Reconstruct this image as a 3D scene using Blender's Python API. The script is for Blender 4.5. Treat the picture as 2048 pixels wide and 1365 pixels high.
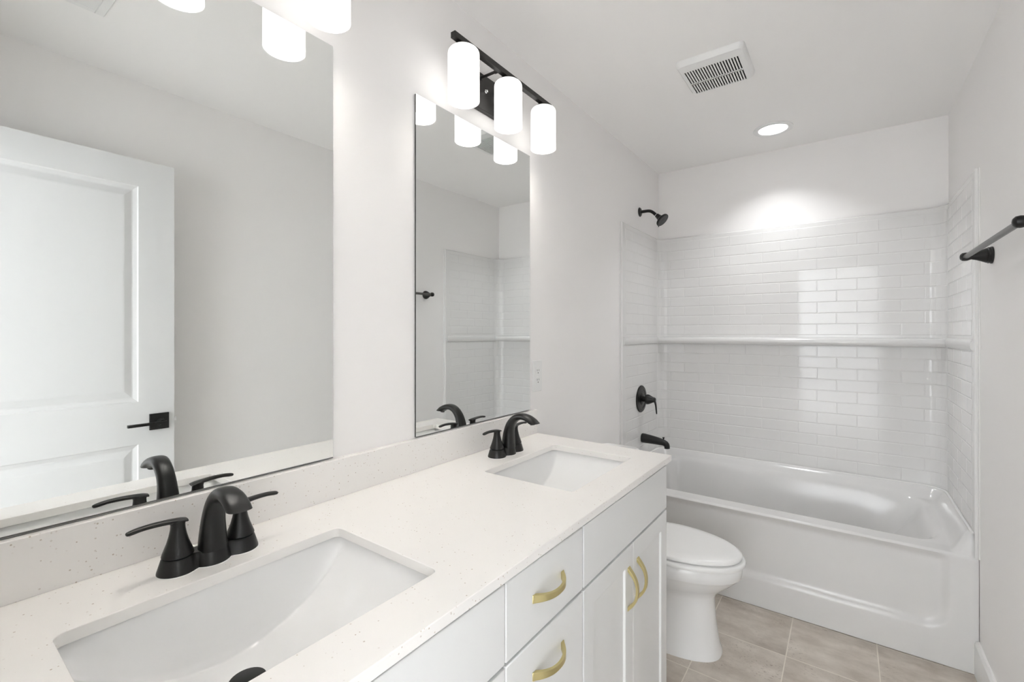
import bpy, bmesh, math
from mathutils import Vector, Matrix

sc = bpy.context.scene
for o in list(bpy.data.objects):
    bpy.data.objects.remove(o, do_unlink=True)
COL = sc.collection
PI = math.pi

# ------------------------------------------------------------------ camera
CAM = Vector((1.0488, 0.0, 1.3318))
cam_data = bpy.data.cameras.new('camera')
cam = bpy.data.objects.new('camera', cam_data)
COL.objects.link(cam)
cam.location = CAM
cam.rotation_euler = (PI / 2, 0, 0.631)
cam_data.sensor_width = 36.0
cam_data.lens = 914.88 / 2048 * 36.0
cam_data.shift_y = -(682.5 - 665.31) / 2048
cam_data.clip_start = 0.01
cam_data.clip_end = 60
sc.camera = cam

# ------------------------------------------------------------------ view, world, added daylight
sc.view_settings.view_transform = 'Standard'
sc.view_settings.look = 'None'
sc.view_settings.gamma = 1.0
sc.view_settings.use_curve_mapping = False
sc.view_settings.exposure = 0.19
try:
    cy = sc.cycles
    cy.max_bounces = 14
    cy.diffuse_bounces = 9
    cy.glossy_bounces = 6
    cy.transmission_bounces = 4
    cy.sample_clamp_indirect = 40.0
    cy.use_denoising = True
    cy.blur_glossy = 0.5
except Exception:
    pass

world = bpy.data.worlds.new('world')
sc.world = world
world.use_nodes = True
wn = world.node_tree.nodes
bg = wn['Background']
sky = wn.new('ShaderNodeTexSky')
sky.sky_type = 'HOSEK_WILKIE'
sky.turbidity = 4.0
sky.sun_direction = (0.3, 0.5, 0.8)
world.node_tree.links.new(sky.outputs['Color'], bg.inputs['Color'])
bg.inputs['Strength'].default_value = 0.6
try:
    world.cycles.sampling_method = 'NONE'
except Exception:
    pass

SHADE_GLOW = 1.3       # frosted shades of the vanity lights
BULB_GLOW = 72.0       # bulbs inside them
CAN_GLOW = 2.6        # recessed light over the tub (watts)
DAY_POWER = 180.0       # added lamp: daylight from a made-up window in the adjoining room

day = bpy.data.lights.new('added_daylight', 'AREA')  # lamp added to send soft daylight in through the doorway
day.shape = 'RECTANGLE'
day.size, day.size_y = 0.9, 1.0
day.energy = DAY_POWER
day.color = (0.86, 0.93, 1.0)
day_o = bpy.data.objects.new('added_daylight', day)
COL.objects.link(day_o)
day_o.location = (-0.98, -0.80, 1.62)        # in the added window opening, shining away from the doorway
_d = Vector((0.35, -2.65, 1.2)) - Vector(day_o.location)
day_o.rotation_euler = _d.to_track_quat('-Z', 'Y').to_euler()
day.spread = math.radians(120)

# ------------------------------------------------------------------ room numbers (metres)
W = 1.465      # room width
YB = 3.157     # back wall
H = 2.428      # ceiling
YF = 0.03      # inner face of the front wall (doorway wall)
ZC = 0.917     # counter top
TS = 2.492     # front edge of the tub surround
CY = 2.035     # toilet centre line


# ------------------------------------------------------------------ materials
def mat(name, color, rough=0.5, metal=0.0, spec=0.5, coat=0.0, emit=None, estr=0.0):
    m = bpy.data.materials.new(name)
    m.use_nodes = True
    b = m.node_tree.nodes['Principled BSDF']
    b.inputs['Base Color'].default_value = (*color, 1)
    b.inputs['Roughness'].default_value = rough
    b.inputs['Metallic'].default_value = metal
    b.inputs['Specular IOR Level'].default_value = spec
    b.inputs['Coat Weight'].default_value = coat
    b.inputs['Coat Roughness'].default_value = 0.05
    if emit:
        b.inputs['Emission Color'].default_value = (*emit, 1)
        b.inputs['Emission Strength'].default_value = estr
    return m


def nodes(m):
    nt = m.node_tree
    return nt, nt.nodes, nt.links, nt.nodes['Principled BSDF']


def add_bump(m, scale, strength, dist=0.001, detail=3.0):
    nt, N, L, b = nodes(m)
    tc = N.new('ShaderNodeTexCoord')
    no = N.new('ShaderNodeTexNoise')
    no.inputs['Scale'].default_value = scale
    no.inputs['Detail'].default_value = detail
    bu = N.new('ShaderNodeBump')
    bu.inputs['Strength'].default_value = strength
    bu.inputs['Distance'].default_value = dist
    L.new(tc.outputs['Object'], no.inputs['Vector'])
    L.new(no.outputs['Fac'], bu.inputs['Height'])
    L.new(bu.outputs['Normal'], b.inputs['Normal'])


M_WALL = mat('wall_paint', (0.886, 0.870, 0.858), 0.6, spec=0.25)
add_bump(M_WALL, 180, 0.06, 0.0006)
M_CEIL = mat('ceiling_paint', (0.92, 0.908, 0.895), 0.85, spec=0.15)
M_ADDED_CARPET = mat('added_pale_carpet', (0.62, 0.605, 0.585), 0.9, spec=0.1)  # unseen carpet, made up pale to bounce daylight towards the ceiling
add_bump(M_ADDED_CARPET, 300, 0.6, 0.004)
M_TRIM = mat('trim_paint', (0.84, 0.84, 0.83), 0.35)
M_DOOR = mat('door_paint', (0.66, 0.66, 0.655), 0.38)
M_ACRYL = mat('white_acrylic', (0.735, 0.728, 0.718), 0.17, spec=0.5)
M_TILE = mat('glossy_white_tile', (0.775, 0.767, 0.757), 0.075, spec=0.42)
add_bump(M_TILE, 9, 0.10, 0.004, 1.0)
M_PORC = mat('porcelain', (0.86, 0.86, 0.855), 0.08, spec=0.55)
M_SEAT = mat('toilet_seat_plastic', (0.86, 0.86, 0.85), 0.2)
M_CAB = mat('cabinet_paint', (0.77, 0.775, 0.77), 0.38)
M_CABIN = mat('cabinet_interior', (0.35, 0.34, 0.33), 0.7)
M_BLACK = mat('matte_black_metal', (0.008, 0.008, 0.0075), 0.33, spec=0.42)
M_BRONZE = mat('dark_bronze_metal', (0.05, 0.048, 0.046), 0.34, metal=0.7)
M_STEELBAR = mat('satin_dark_bar', (0.11, 0.105, 0.10), 0.30, metal=1.0)
M_GOLD = mat('brushed_gold', (0.66, 0.57, 0.29), 0.30, metal=1.0)
M_CHROME = mat('chrome', (0.8, 0.8, 0.8), 0.1, metal=1.0)
M_DARK = mat('opening_shade_black', (0.01, 0.01, 0.01), 0.9, spec=0.1)  # near-black colour standing in for the shade inside openings
M_PLAST = mat('white_plastic', (0.83, 0.83, 0.82), 0.35)
M_SLOT = mat('slot_grey', (0.12, 0.12, 0.12), 0.6)
M_MIRROR = mat('mirror_silver', (0.90, 0.915, 0.905), 0.0, metal=1.0)
M_MEDGE = mat('mirror_edge', (0.06, 0.065, 0.06), 0.12, spec=0.6)
M_CAULK = mat('white_caulk', (0.84, 0.835, 0.82), 0.3)
M_NOZZLE = mat('dark_rubber', (0.06, 0.06, 0.06), 0.5)
M_SHADE = mat('lit_frosted_glass', (0.72, 0.72, 0.715), 0.25, emit=(1.0, 0.98, 0.955), estr=SHADE_GLOW)


def shade_glow():
    nt, N, L, b = nodes(M_SHADE)
    tc = N.new('ShaderNodeTexCoord')
    sp = N.new('ShaderNodeSeparateXYZ')
    L.new(tc.outputs['Generated'], sp.inputs[0])
    cr = N.new('ShaderNodeMapRange')       # brightest around the bulb, dimmer at the closed top
    cr.inputs['From Min'].default_value = 0.45
    cr.inputs['From Max'].default_value = 1.0
    cr.inputs['To Min'].default_value = SHADE_GLOW
    cr.inputs['To Max'].default_value = SHADE_GLOW * 0.62
    L.new(sp.outputs['Z'], cr.inputs['Value'])
    L.new(cr.outputs['Result'], b.inputs['Emission Strength'])


shade_glow()
M_BULB = mat('lit_bulb', (0.9, 0.9, 0.9), 0.4, emit=(1.0, 0.962, 0.91), estr=BULB_GLOW)
M_LENS = mat('lit_lens', (0.9, 0.9, 0.9), 0.4, emit=(0.97, 0.985, 1.0), estr=CAN_GLOW * 1.0)

# quartz: off-white with sparse small brown-grey specks
M_QUARTZ = mat('speckled_quartz', (0.86, 0.84, 0.815), 0.22, spec=0.5)


def quartz():
    nt, N, L, b = nodes(M_QUARTZ)
    tc = N.new('ShaderNodeTexCoord')
    v = N.new('ShaderNodeTexVoronoi')
    v.inputs['Scale'].default_value = 150
    L.new(tc.outputs['Object'], v.inputs['Vector'])
    sep = N.new('ShaderNodeSeparateColor')
    L.new(v.outputs['Color'], sep.inputs['Color'])
    # dot radius varies per cell, only some cells carry a dot
    mr = N.new('ShaderNodeMapRange')
    mr.inputs['From Min'].default_value = 0.5
    mr.inputs['From Max'].default_value = 1.0
    mr.inputs['To Min'].default_value = 0.0
    mr.inputs['To Max'].default_value = 0.22
    L.new(sep.outputs['Red'], mr.inputs['Value'])
    lt = N.new('ShaderNodeMath')
    lt.operation = 'LESS_THAN'
    L.new(v.outputs['Distance'], lt.inputs[0])
    L.new(mr.outputs['Result'], lt.inputs[1])
    mul = N.new('ShaderNodeMath')
    mul.operation = 'MULTIPLY'
    L.new(lt.outputs[0], mul.inputs[0])
    L.new(sep.outputs['Green'], mul.inputs[1])
    mix = N.new('ShaderNodeMix')
    mix.data_type = 'RGBA'
    mix.inputs['A'].default_value = (0.86, 0.84, 0.815, 1)
    mix.inputs['B'].default_value = (0.50, 0.425, 0.36, 1)
    L.new(mul.outputs[0], mix.inputs['Factor'])
    L.new(mix.outputs['Result'], b.inputs['Base Color'])


quartz()

# floor: 12 inch taupe stone-look tiles with pale grout
M_FLOOR = mat('stone_look_floor_tile', (0.5, 0.45, 0.4), 0.42, spec=0.4)


def floor_mat():
    nt, N, L, b = nodes(M_FLOOR)
    tc = N.new('ShaderNodeTexCoord')
    mp = N.new('ShaderNodeMapping')
    P = 0.3055
    mp.inputs['Location'].default_value = (-(0.8485 % P), -(2.182 % P), 0)
    L.new(tc.outputs['Object'], mp.inputs['Vector'])
    br = N.new('ShaderNodeTexBrick')
    br.offset = 0.0
    br.inputs['Scale'].default_value = 1.0
    br.inputs['Brick Width'].default_value = P
    br.inputs['Row Height'].default_value = P
    br.inputs['Mortar Size'].default_value = 0.0022
    br.inputs['Mortar Smooth'].default_value = 0.1
    br.inputs['Color1'].default_value = (0, 0, 0, 1)
    br.inputs['Color2'].default_value = (1, 1, 1, 1)
    L.new(mp.outputs['Vector'], br.inputs['Vector'])
    # per-tile shift of the clouding
    sc_ = N.new('ShaderNodeVectorMath')
    sc_.operation = 'SCALE'
    sc_.inputs['Scale'].default_value = 7.0
    L.new(br.outputs['Color'], sc_.inputs[0])
    ad = N.new('ShaderNodeVectorMath')
    ad.operation = 'ADD'
    L.new(tc.outputs['Object'], ad.inputs[0])
    L.new(sc_.outputs['Vector'], ad.inputs[1])
    mp2 = N.new('ShaderNodeMapping')
    mp2.inputs['Scale'].default_value = (1.0, 1.7, 1.0)
    L.new(ad.outputs['Vector'], mp2.inputs['Vector'])
    n1 = N.new('ShaderNodeTexNoise')
    n1.inputs['Scale'].default_value = 7
    n1.inputs['Detail'].default_value = 8
    n1.inputs['Roughness'].default_value = 0.62
    L.new(mp2.outputs['Vector'], n1.inputs['Vector'])
    cr = N.new('ShaderNodeValToRGB')
    cr.color_ramp.elements[0].position = 0.30
    cr.color_ramp.elements[0].color = (0.43, 0.375, 0.32, 1)
    cr.color_ramp.elements[1].position = 0.68
    cr.color_ramp.elements[1].color = (0.66, 0.605, 0.54, 1)
    L.new(n1.outputs['Fac'], cr.inputs['Fac'])
    # small dark scratches and flecks inside cloudy patches
    n2 = N.new('ShaderNodeTexNoise')
    n2.inputs['Scale'].default_value = 75
    n2.inputs['Detail'].default_value = 4
    n2.inputs['Roughness'].default_value = 0.7
    L.new(mp2.outputs['Vector'], n2.inputs['Vector'])
    n3 = N.new('ShaderNodeTexNoise')
    n3.inputs['Scale'].default_value = 5.5
    n3.inputs['Detail'].default_value = 2
    L.new(ad.outputs['Vector'], n3.inputs['Vector'])
    r2 = N.new('ShaderNodeMapRange')
    r2.inputs['From Min'].default_value = 0.58
    r2.inputs['From Max'].default_value = 0.66
    L.new(n2.outputs['Fac'], r2.inputs['Value'])
    r3 = N.new('ShaderNodeMapRange')
    r3.inputs['From Min'].default_value = 0.50
    r3.inputs['From Max'].default_value = 0.66
    L.new(n3.outputs['Fac'], r3.inputs['Value'])
    mu = N.new('ShaderNodeMath')
    mu.operation = 'MULTIPLY'
    L.new(r2.outputs['Result'], mu.inputs[0])
    L.new(r3.outputs['Result'], mu.inputs[1])
    mu2 = N.new('ShaderNodeMath')
    mu2.operation = 'MULTIPLY'
    mu2.inputs[1].default_value = 0.85
    L.new(mu.outputs[0], mu2.inputs[0])
    mx = N.new('ShaderNodeMix')
    mx.data_type = 'RGBA'
    mx.inputs['B'].default_value = (0.19, 0.135, 0.11, 1)
    L.new(mu2.outputs[0], mx.inputs['Factor'])
    L.new(cr.outputs['Color'], mx.inputs['A'])
    m3 = N.new('ShaderNodeMix')
    m3.data_type = 'RGBA'
    m3.inputs['B'].default_value = (0.74, 0.69, 0.61, 1)
    L.new(br.outputs['Fac'], m3.inputs['Factor'])
    L.new(mx.outputs['Result'], m3.inputs['A'])
    L.new(m3.outputs['Result'], b.inputs['Base Color'])
    bu = N.new('ShaderNodeBump')
    bu.inputs['Strength'].default_value = 0.5
    bu.inputs['Distance'].default_value = 0.001
    bu.invert = True
    L.new(br.outputs['Fac'], bu.inputs['Height'])
    L.new(bu.outputs['Normal'], b.inputs['Normal'])


floor_mat()


# ------------------------------------------------------------------ object helpers
def obj(name, bm, mats, parent=None, smooth=None, bevel=0.0, seg=2, loc=None):
    """link a bmesh as ONE mesh object; smooth = sharp angle in degrees"""
    bmesh.ops.recalc_face_normals(bm, faces=bm.faces)
    me = bpy.data.meshes.new(name)
    bm.to_mesh(me)
    bm.free()
    if not isinstance(mats, (list, tuple)):
        mats = [mats]
    for m in mats:
        me.materials.append(m)
    if smooth is not None:
        me.polygons.foreach_set('use_smooth', [True] * len(me.polygons))
        me.set_sharp_from_angle(angle=math.radians(smooth))
    o = bpy.data.objects.new(name, me)
    COL.objects.link(o)
    if parent:
        o.parent = parent
    if loc is not None:
        o.location = loc
    if bevel:
        md = o.modifiers.new('bevel', 'BEVEL')
        md.width = bevel
        md.segments = seg
        md.limit_method = 'ANGLE'
        md.angle_limit = math.radians(40)
        md.harden_normals = False
        if smooth is None:
            me.polygons.foreach_set('use_smooth', [True] * len(me.polygons))
            me.set_sharp_from_angle(angle=math.radians(35))
    return o


def tag(o, label, cat, group=None):
    o['label'] = label
    o['category'] = cat
    if group:
        o['group'] = group
    return o


def struct(name, bm, m, parent=None, **k):
    o = obj(name, bm, m, parent, **k)
    o['kind'] = 'structure'
    return o


def thing(name, label, cat, loc=(0, 0, 0), rotz=0.0, group=None):
    o = bpy.data.objects.new(name, None)
    o.empty_display_size = 0.05
    COL.objects.link(o)
    o.location = loc
    o.rotation_euler = (0, 0, rotz)
    return tag(o, label, cat, group)


def dup(root, loc, label, group=None):
    r = root.copy()
    COL.objects.link(r)
    r.location = loc
    r['label'] = label
    if group:
        r['group'] = group
    for ch in list(root.children):
        c = ch.copy()
        COL.objects.link(c)
        c.parent = r
        for g in list(ch.children):
            d = g.copy()
            COL.objects.link(d)
            d.parent = c
    return r


def BM():
    return bmesh.new()


def box(bm, x0, x1, y0, y1, z0, z1, mi=0):
    vs = [bm.verts.new((x, y, z)) for x in (x0, x1) for y in (y0, y1) for z in (z0, z1)]
    for f in ((0, 1, 3, 2), (4, 6, 7, 5), (0, 4, 5, 1), (2, 3, 7, 6), (0, 2, 6, 4), (1, 5, 7, 3)):
        fc = bm.faces.new([vs[i] for i in f])
        fc.material_index = mi
    return vs


def quad(bm, pts, mi=0):
    f = bm.faces.new([bm.verts.new(p) for p in pts])
    f.material_index = mi
    return f


def loft(bm, rings, cap0=True, cap1=True, closed=True, mi=0):
    vr = [[bm.verts.new(p) for p in r] for r in rings]
    n = len(vr[0])
    for a, b in zip(vr[:-1], vr[1:]):
        for i in range(n if closed else n - 1):
            j = (i + 1) % n
            f = bm.faces.new((a[i], a[j], b[j], b[i]))
            f.material_index = mi
    if cap0:
        bm.faces.new(list(reversed(vr[0]))).material_index = mi
    if cap1:
        bm.faces.new(vr[-1]).material_index = mi
    return vr


def lathe(bm, prof, origin=(0, 0, 0), axis='Z', n=32, cap0=True, cap1=True, mi=0):
    """prof = [(radius, distance along axis)]"""
    ox, oy, oz = origin
    rings = []
    for r, h in prof:
        ring = []
        for k in range(n):
            a = 2 * PI * k / n
            c, s = math.cos(a) * r, math.sin(a) * r
            if axis == 'Z':
                ring.append((ox + c, oy + s, oz + h))
            elif axis == 'X':
                ring.append((ox + h, oy + c, oz + s))
            elif axis == 'Y':
                ring.append((ox + s, oy + h, oz + c))
            else:                                   # a Vector
                ax = axis.normalized()
                u = ax.orthogonal().normalized()
                v = ax.cross(u)
                p = Vector(origin) + ax * h + u * c + v * s
                ring.append(p)
        rings.append(ring)
    loft(bm, rings, cap0, cap1, mi=mi)


def sweep(bm, pts, radii, side, n=16, mi=0, caps=True, power=2.0, shear=0.0):
    """elliptical section swept along pts; radii = [(half width along side, half thickness)]"""
    pts = [Vector(p) for p in pts]
    side = Vector(side).normalized()
    rings = []
    for i, p in enumerate(pts):
        t = (pts[min(i + 1, len(pts) - 1)] - pts[max(i - 1, 0)]).normalized()
        s = (side - t * side.dot(t)).normalized()
        u = s.cross(t).normalized()
        ra, rb = radii[i] if isinstance(radii[i], (tuple, list)) else (radii[i], radii[i])
        ring = []
        for k in range(n):
            a = 2 * PI * k / n
            c, sn = math.cos(a), math.sin(a)
            c = math.copysign(abs(c) ** (2 / power), c)
            sn = math.copysign(abs(sn) ** (2 / power), sn)
            w = max(0.0, 1 - (len(pts) - 1 - i) / 7.0) * shear
            ring.append(p + s * (ra * c) + u * (rb * sn) - t * (w * rb * sn))
        rings.append(ring)
    loft(bm, rings, caps, caps, mi=mi)


def spline(ctrl, n=8):
    """Catmull-Rom through control tuples of any length"""
    out = []
    m = len(ctrl)
    for i in range(m - 1):
        p0, p1, p2, p3 = ctrl[max(i - 1, 0)], ctrl[i], ctrl[i + 1], ctrl[min(i + 2, m - 1)]
        for k in range(n):
            t = k / n
            out.append(tuple(0.5 * (2 * b + (c - a) * t + (2 * a - 5 * b + 4 * c - d) * t * t + (3 * b - a - 3 * c + d) * t ** 3)
                             for a, b, c, d in zip(p0, p1, p2, p3)))
    out.append(tuple(ctrl[-1]))
    return out


def sstep(a, b, x):
    t = max(0.0, min(1.0, (x - a) / (b - a)))
    return t * t * (3 - 2 * t)


def rrect(cx, cy, hx, hy, r, n=6):
    pts = []
    for qx, qy, a0 in ((1, 1, 0), (-1, 1, 90), (-1, -1, 180), (1, -1, 270)):
        for k in range(n + 1):
            a = math.radians(a0 + 90 * k / n)
            pts.append((cx + qx * (hx - r) + r * math.cos(a), cy + qy * (hy - r) + r * math.sin(a)))
    return pts


def sd_rrect(x, y, cx, cy, hx, hy, r):
    qx, qy = abs(x - cx) - hx + r, abs(y - cy) - hy + r
    return math.hypot(max(qx, 0), max(qy, 0)) + min(max(qx, qy), 0) - r


# ================================================================== SHELL
YH = -2.65      # far wall of the adjoining room
XH0, XH1 = -0.9, 2.4
bm = BM(); box(bm, -0.11, W + 0.11, YF - 0.06, YB + 0.1, -0.06, 0.0); struct('floor', bm, M_FLOOR)
bm = BM(); box(bm, XH0, XH1, YH - 0.1, YF - 0.06, -0.06, 0.0); struct('floor_adjoining', bm, M_ADDED_CARPET)
bm = BM(); box(bm, XH0, XH1, YH - 0.1, YB + 0.1, H, H + 0.08); struct('ceiling', bm, M_CEIL)
bm = BM(); box(bm, -0.11, 0.0, YF - 0.115, YB + 0.1, 0, H); struct('wall_left', bm, M_WALL)
bm = BM(); box(bm, W, W + 0.11, YF - 0.115, YB + 0.1, 0, H); struct('wall_right', bm, M_WALL)
bm = BM(); box(bm, 0.0, W, YB, YB + 0.1, 0, H); struct('wall_back', bm, M_WALL)
DX0, DX1, DZ = 0.60, 1.355, 2.055      # doorway
bm = BM()
box(bm, XH0, DX0, YF - 0.115, YF, 0, H)
box(bm, DX1, XH1, YF - 0.115, YF, 0, H)
box(bm, DX0, DX1, YF - 0.115, YF, DZ, H)
struct('wall_front', bm, M_WALL)
# unseen adjoining room; its window is added to supply the daylight
WY0, WY1 = -1.45, -0.20       # added window in the side wall of the adjoining room
bm = BM()
box(bm, XH0 - 0.1, XH0, YH - 0.1, WY0, 0, H); box(bm, XH0 - 0.1, XH0, WY1, YF, 0, H)
box(bm, XH0 - 0.1, XH0, WY0, WY1, 0, 0.85); box(bm, XH0 - 0.1, XH0, WY0, WY1, 2.15, H)
struct('wall_adjoining_left', bm, M_WALL)
bm = BM(); box(bm, XH1, XH1 + 0.1, YH - 0.1, YF - 0.0, 0, H); struct('wall_adjoining_right', bm, M_WALL)
bm = BM(); box(bm, XH0, XH1, YH - 0.1, YH, 0, H); struct('wall_adjoining_back', bm, M_WALL)
bm = BM()
for a in ((WY0, WY0 + 0.045, 0.85, 2.15), (WY1 - 0.045, WY1, 0.85, 2.15), (WY0 + 0.045, WY1 - 0.045, 0.85, 0.895), (WY0 + 0.045, WY1 - 0.045, 2.105, 2.15), (WY0 + 0.045, WY1 - 0.045, 1.48, 1.52)):
    box(bm, XH0 - 0.07, XH0 - 0.02, a[0], a[1], a[2], a[3])
struct('added_window_1', bm, M_TRIM, bevel=0.004)  # unseen window frame, added to go with the daylight lamp
# doorway casing on the bathroom side, jamb lining
bm = BM()
box(bm, DX0 - 0.0, DX0 + 0.012, YF - 0.115, YF, 0, DZ); box(bm, DX1 - 0.004, DX1, YF - 0.115, YF, 0, DZ)
box(bm, DX0, DX1, YF - 0.115, YF, DZ - 0.006, DZ)
box(bm, DX1 + 0.005, DX1 + 0.06, YF, YF + 0.014, 0, DZ + 0.06)
box(bm, DX0 - 0.012, DX1 + 0.005, YF, YF + 0.010, DZ + 0.005, DZ + 0.06)
struct('trim_1', bm, M_TRIM, bevel=0.002)


def baseboard(bm, x0, x1, y0, y1, face):
    """rectangular board with a chamfered top edge on the room side"""
    h = 0.135
    if face == 'x-':                   # board on the right wall
        pr = [(x1, 0), (x0, 0), (x0, h - 0.012), (x0 + 0.006, h), (x1, h)]
    else:
        pr = [(x0, 0), (x1, 0), (x1, h - 0.012), (x1 - 0.006, h), (x0, h)]
    loft(bm, [[(x, y0, z) for x, z in pr], [(x, y1, z) for x, z in pr]])


bm = BM(); baseboard(bm, W - 0.014, W, YF + 0.015, 2.4935, 'x-'); struct('baseboard_right', bm, M_TRIM)
bm = BM(); baseboard(bm, 0.0, 0.014, 1.56, 2.4935, 'x+'); struct('baseboard_left', bm, M_TRIM)


# ================================================================== DOOR (open, standing off the right wall)
DF = 1.315                 # room face of the open leaf
DY0, DY1 = 0.046, 0.737
bm = BM()
z0, z1 = 0.012, 2.044
pan = [(DY0 + 0.124, DY1 - 0.124, 1.045, 1.934), (DY0 + 0.124, DY1 - 0.124, 0.22, 0.871)]
ys = [DY0, pan[0][0], pan[0][1], DY1]
zs = [z0, 0.22, 0.871, 1.045, 1.934, z1]
for i in range(3):
    for j in range(5):
        if i == 1 and j in (1, 3):
            continue
        quad(bm, [(DF, ys[i], zs[j]), (DF, ys[i + 1], zs[j]), (DF, ys[i + 1], zs[j + 1]), (DF, ys[i], zs[j + 1])])
for a, b_, c, d in pan:
    lv = [(0, 0), (0.004, 0.004), (0.017, 0.0085), (0.021, 0.0085), (0.045, 0.002), (0.05, 0.0015)]
    rings = [[(DF + dep, a + i_, c + i_), (DF + dep, b_ - i_, c + i_), (DF + dep, b_ - i_, d - i_), (DF + dep, a + i_, d - i_)] for i_, dep in lv]
    loft(bm, rings, cap0=False, cap1=True)
XB = DF + 0.035
quad(bm, [(XB, DY0, z0), (XB, DY1, z0), (XB, DY1, z1), (XB, DY0, z1)])
quad(bm, [(DF, DY1, z0), (XB, DY1, z0), (XB, DY1, z1), (DF, DY1, z1)])
quad(bm, [(DF, DY0, z0), (XB, DY0, z0), (XB, DY0, z1), (DF, DY0, z1)])
quad(bm, [(DF, DY0, z1), (XB, DY0, z1), (XB, DY1, z1), (DF, DY1, z1)])
quad(bm, [(DF, DY0, z0), (XB, DY0, z0), (XB, DY1, z0), (DF, DY1, z0)])
bmesh.ops.remove_doubles(bm, verts=bm.verts, dist=0.0002)
door = struct('door_1', bm, M_DOOR)
tag(door, 'open white two-panel door with black square lever handle', 'door')
hy, hz = 0.682, 0.957
bm = BM()
box(bm, DF - 0.009, DF, hy - 0.0335, hy + 0.0335, hz - 0.0335, hz + 0.0335)
lathe(bm, [(0.017, 0), (0.016, -0.004), (0.0125, -0.004), (0.0115, -0.045)], (DF - 0.009, hy, hz), 'X', 24)
box(bm, DF - 0.062, DF - 0.048, hy - 0.118, hy + 0.011, hz - 0.0055, hz + 0.0055)
obj('door_handle', bm, M_BLACK, door, smooth=35)
bm = BM(); box(bm, DF + 0.011, DF + 0.024, DY1, DY1 + 0.011, hz - 0.008, hz + 0.008)
box(bm, DF + 0.005, DF + 0.030, DY1 - 0.001, DY1 + 0.0012, hz - 0.028, hz + 0.028)
obj('latch', bm, M_CHROME, door)['label'] = 'metal latch bolt'
for k, hz_ in enumerate((0.25, 1.03, 1.82)):
    bm = BM(); lathe(bm, [(0.0055, -0.045), (0.0055, 0.045)], (DF + 0.040, DY0 - 0.0055, hz_), 'Z', 12)
    obj('hinge', bm, M_BLACK, door, smooth=40)

# ================================================================== COUNTERTOP, BACKSPLASH
CD = 0.573
SINKS = [(0.350, 0.2175), (1.2535, 0.2025)]      # centre y, half length of the cut-out
SX0, SX1 = 0.175, 0.475
bm = BM()
outer = [(0.001, YF + 0.003), (CD, YF + 0.003), (CD, 1.565), (0.001, 1.588)]
loops = [outer] + [rrect((SX0 + SX1) / 2, yc, (SX1 - SX0) / 2, hl, 0.014, 5) for yc, hl in SINKS]
edges = []
for lp in loops:
    vs = [bm.verts.new((x, y, ZC)) for x, y in lp]
    edges += [bm.edges.new((vs[i], vs[(i + 1) % len(vs)])) for i in range(len(vs))]
bmesh.ops.triangle_fill(bm, use_beauty=True, use_dissolve=False, edges=edges)
ex = bmesh.ops.extrude_face_region(bm, geom=list(bm.faces))
bmesh.ops.translate(bm, vec=(0, 0, -0.019), verts=[g for g in ex['geom'] if isinstance(g, bmesh.types.BMVert)])
tag(obj('countertop', bm, M_QUARTZ, bevel=0.0012, seg=2), 'long speckled off-white quartz vanity top with two sink cut-outs', 'countertop')
bm = BM()
box(bm, 0.001, 0.020, YF + 0.003, 1.587, ZC, 1.0134)
tag(obj('backsplash', bm, M_QUARTZ, bevel=0.0012), 'low speckled quartz backsplash strip along the wall under the mirrors', 'backsplash')

# ================================================================== CABINETS
CF = 0.562            # plane of the door and drawer faces
FT = 0.019            # front thickness
CZ = 0.897            # top of carcass


def carcass(bm, y0, y1):
    xf = CF - FT - 0.001
    t = 0.016
    box(bm, 0.003, xf, y0, y0 + t, 0.10, CZ); box(bm, 0.003, xf + (0.012 if y1 > 1.5 else 0.0), y1 - t, y1, 0.10, CZ)
    box(bm, 0.003, xf, y0 + t, y1 - t, 0.10, 0.116)
    box(bm, 0.003, 0.009, y0 + t, y1 - t, 0.116, CZ)
    box(bm, xf - 0.030, xf - 0.014, y0 + t, y1 - t, CZ - 0.016, CZ)
    box(bm, xf - 0.018, xf - 0.004, y0 + t, y1 - t, 0.733, 0.748)
    box(bm, 0.003, xf - 0.06, y0, y0 + t, 0.0, 0.10); box(bm, 0.003, xf - 0.06, y1 - t, y1, 0.0, 0.10)
    box(bm, xf - 0.075, xf - 0.06, y0 + t, y1 - t, 0.0, 0.10)


def slab(bm, y0, y1, z0, z1):
    box(bm, CF - FT, CF, y0, y1, z0, z1)


def shaker(bm, y0, y1, z0, z1, s=0.053, d=0.007):
    xb = CF - FT
    rings = [[(CF, y0, z0), (CF, y1, z0), (CF, y1, z1), (CF, y0, z1)],
             [(CF, y0 + s, z0 + s), (CF, y1 - s, z0 + s), (CF, y1 - s, z1 - s), (CF, y0 + s, z1 - s)],
             [(CF - d, y0 + s + 0.003, z0 + s + 0.003), (CF - d, y1 - s - 0.003, z0 + s + 0.003), (CF - d, y1 - s - 0.003, z1 - s - 0.003), (CF - d, y0 + s + 0.003, z1 - s - 0.003)]]
    loft(bm, rings, cap0=False)
    loft(bm, [rings[0], [(xb, p[1], p[2]) for p in rings[0]]], cap0=False)
    bmesh.ops.remove_doubles(bm, verts=bm.verts, dist=0.0001)


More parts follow.
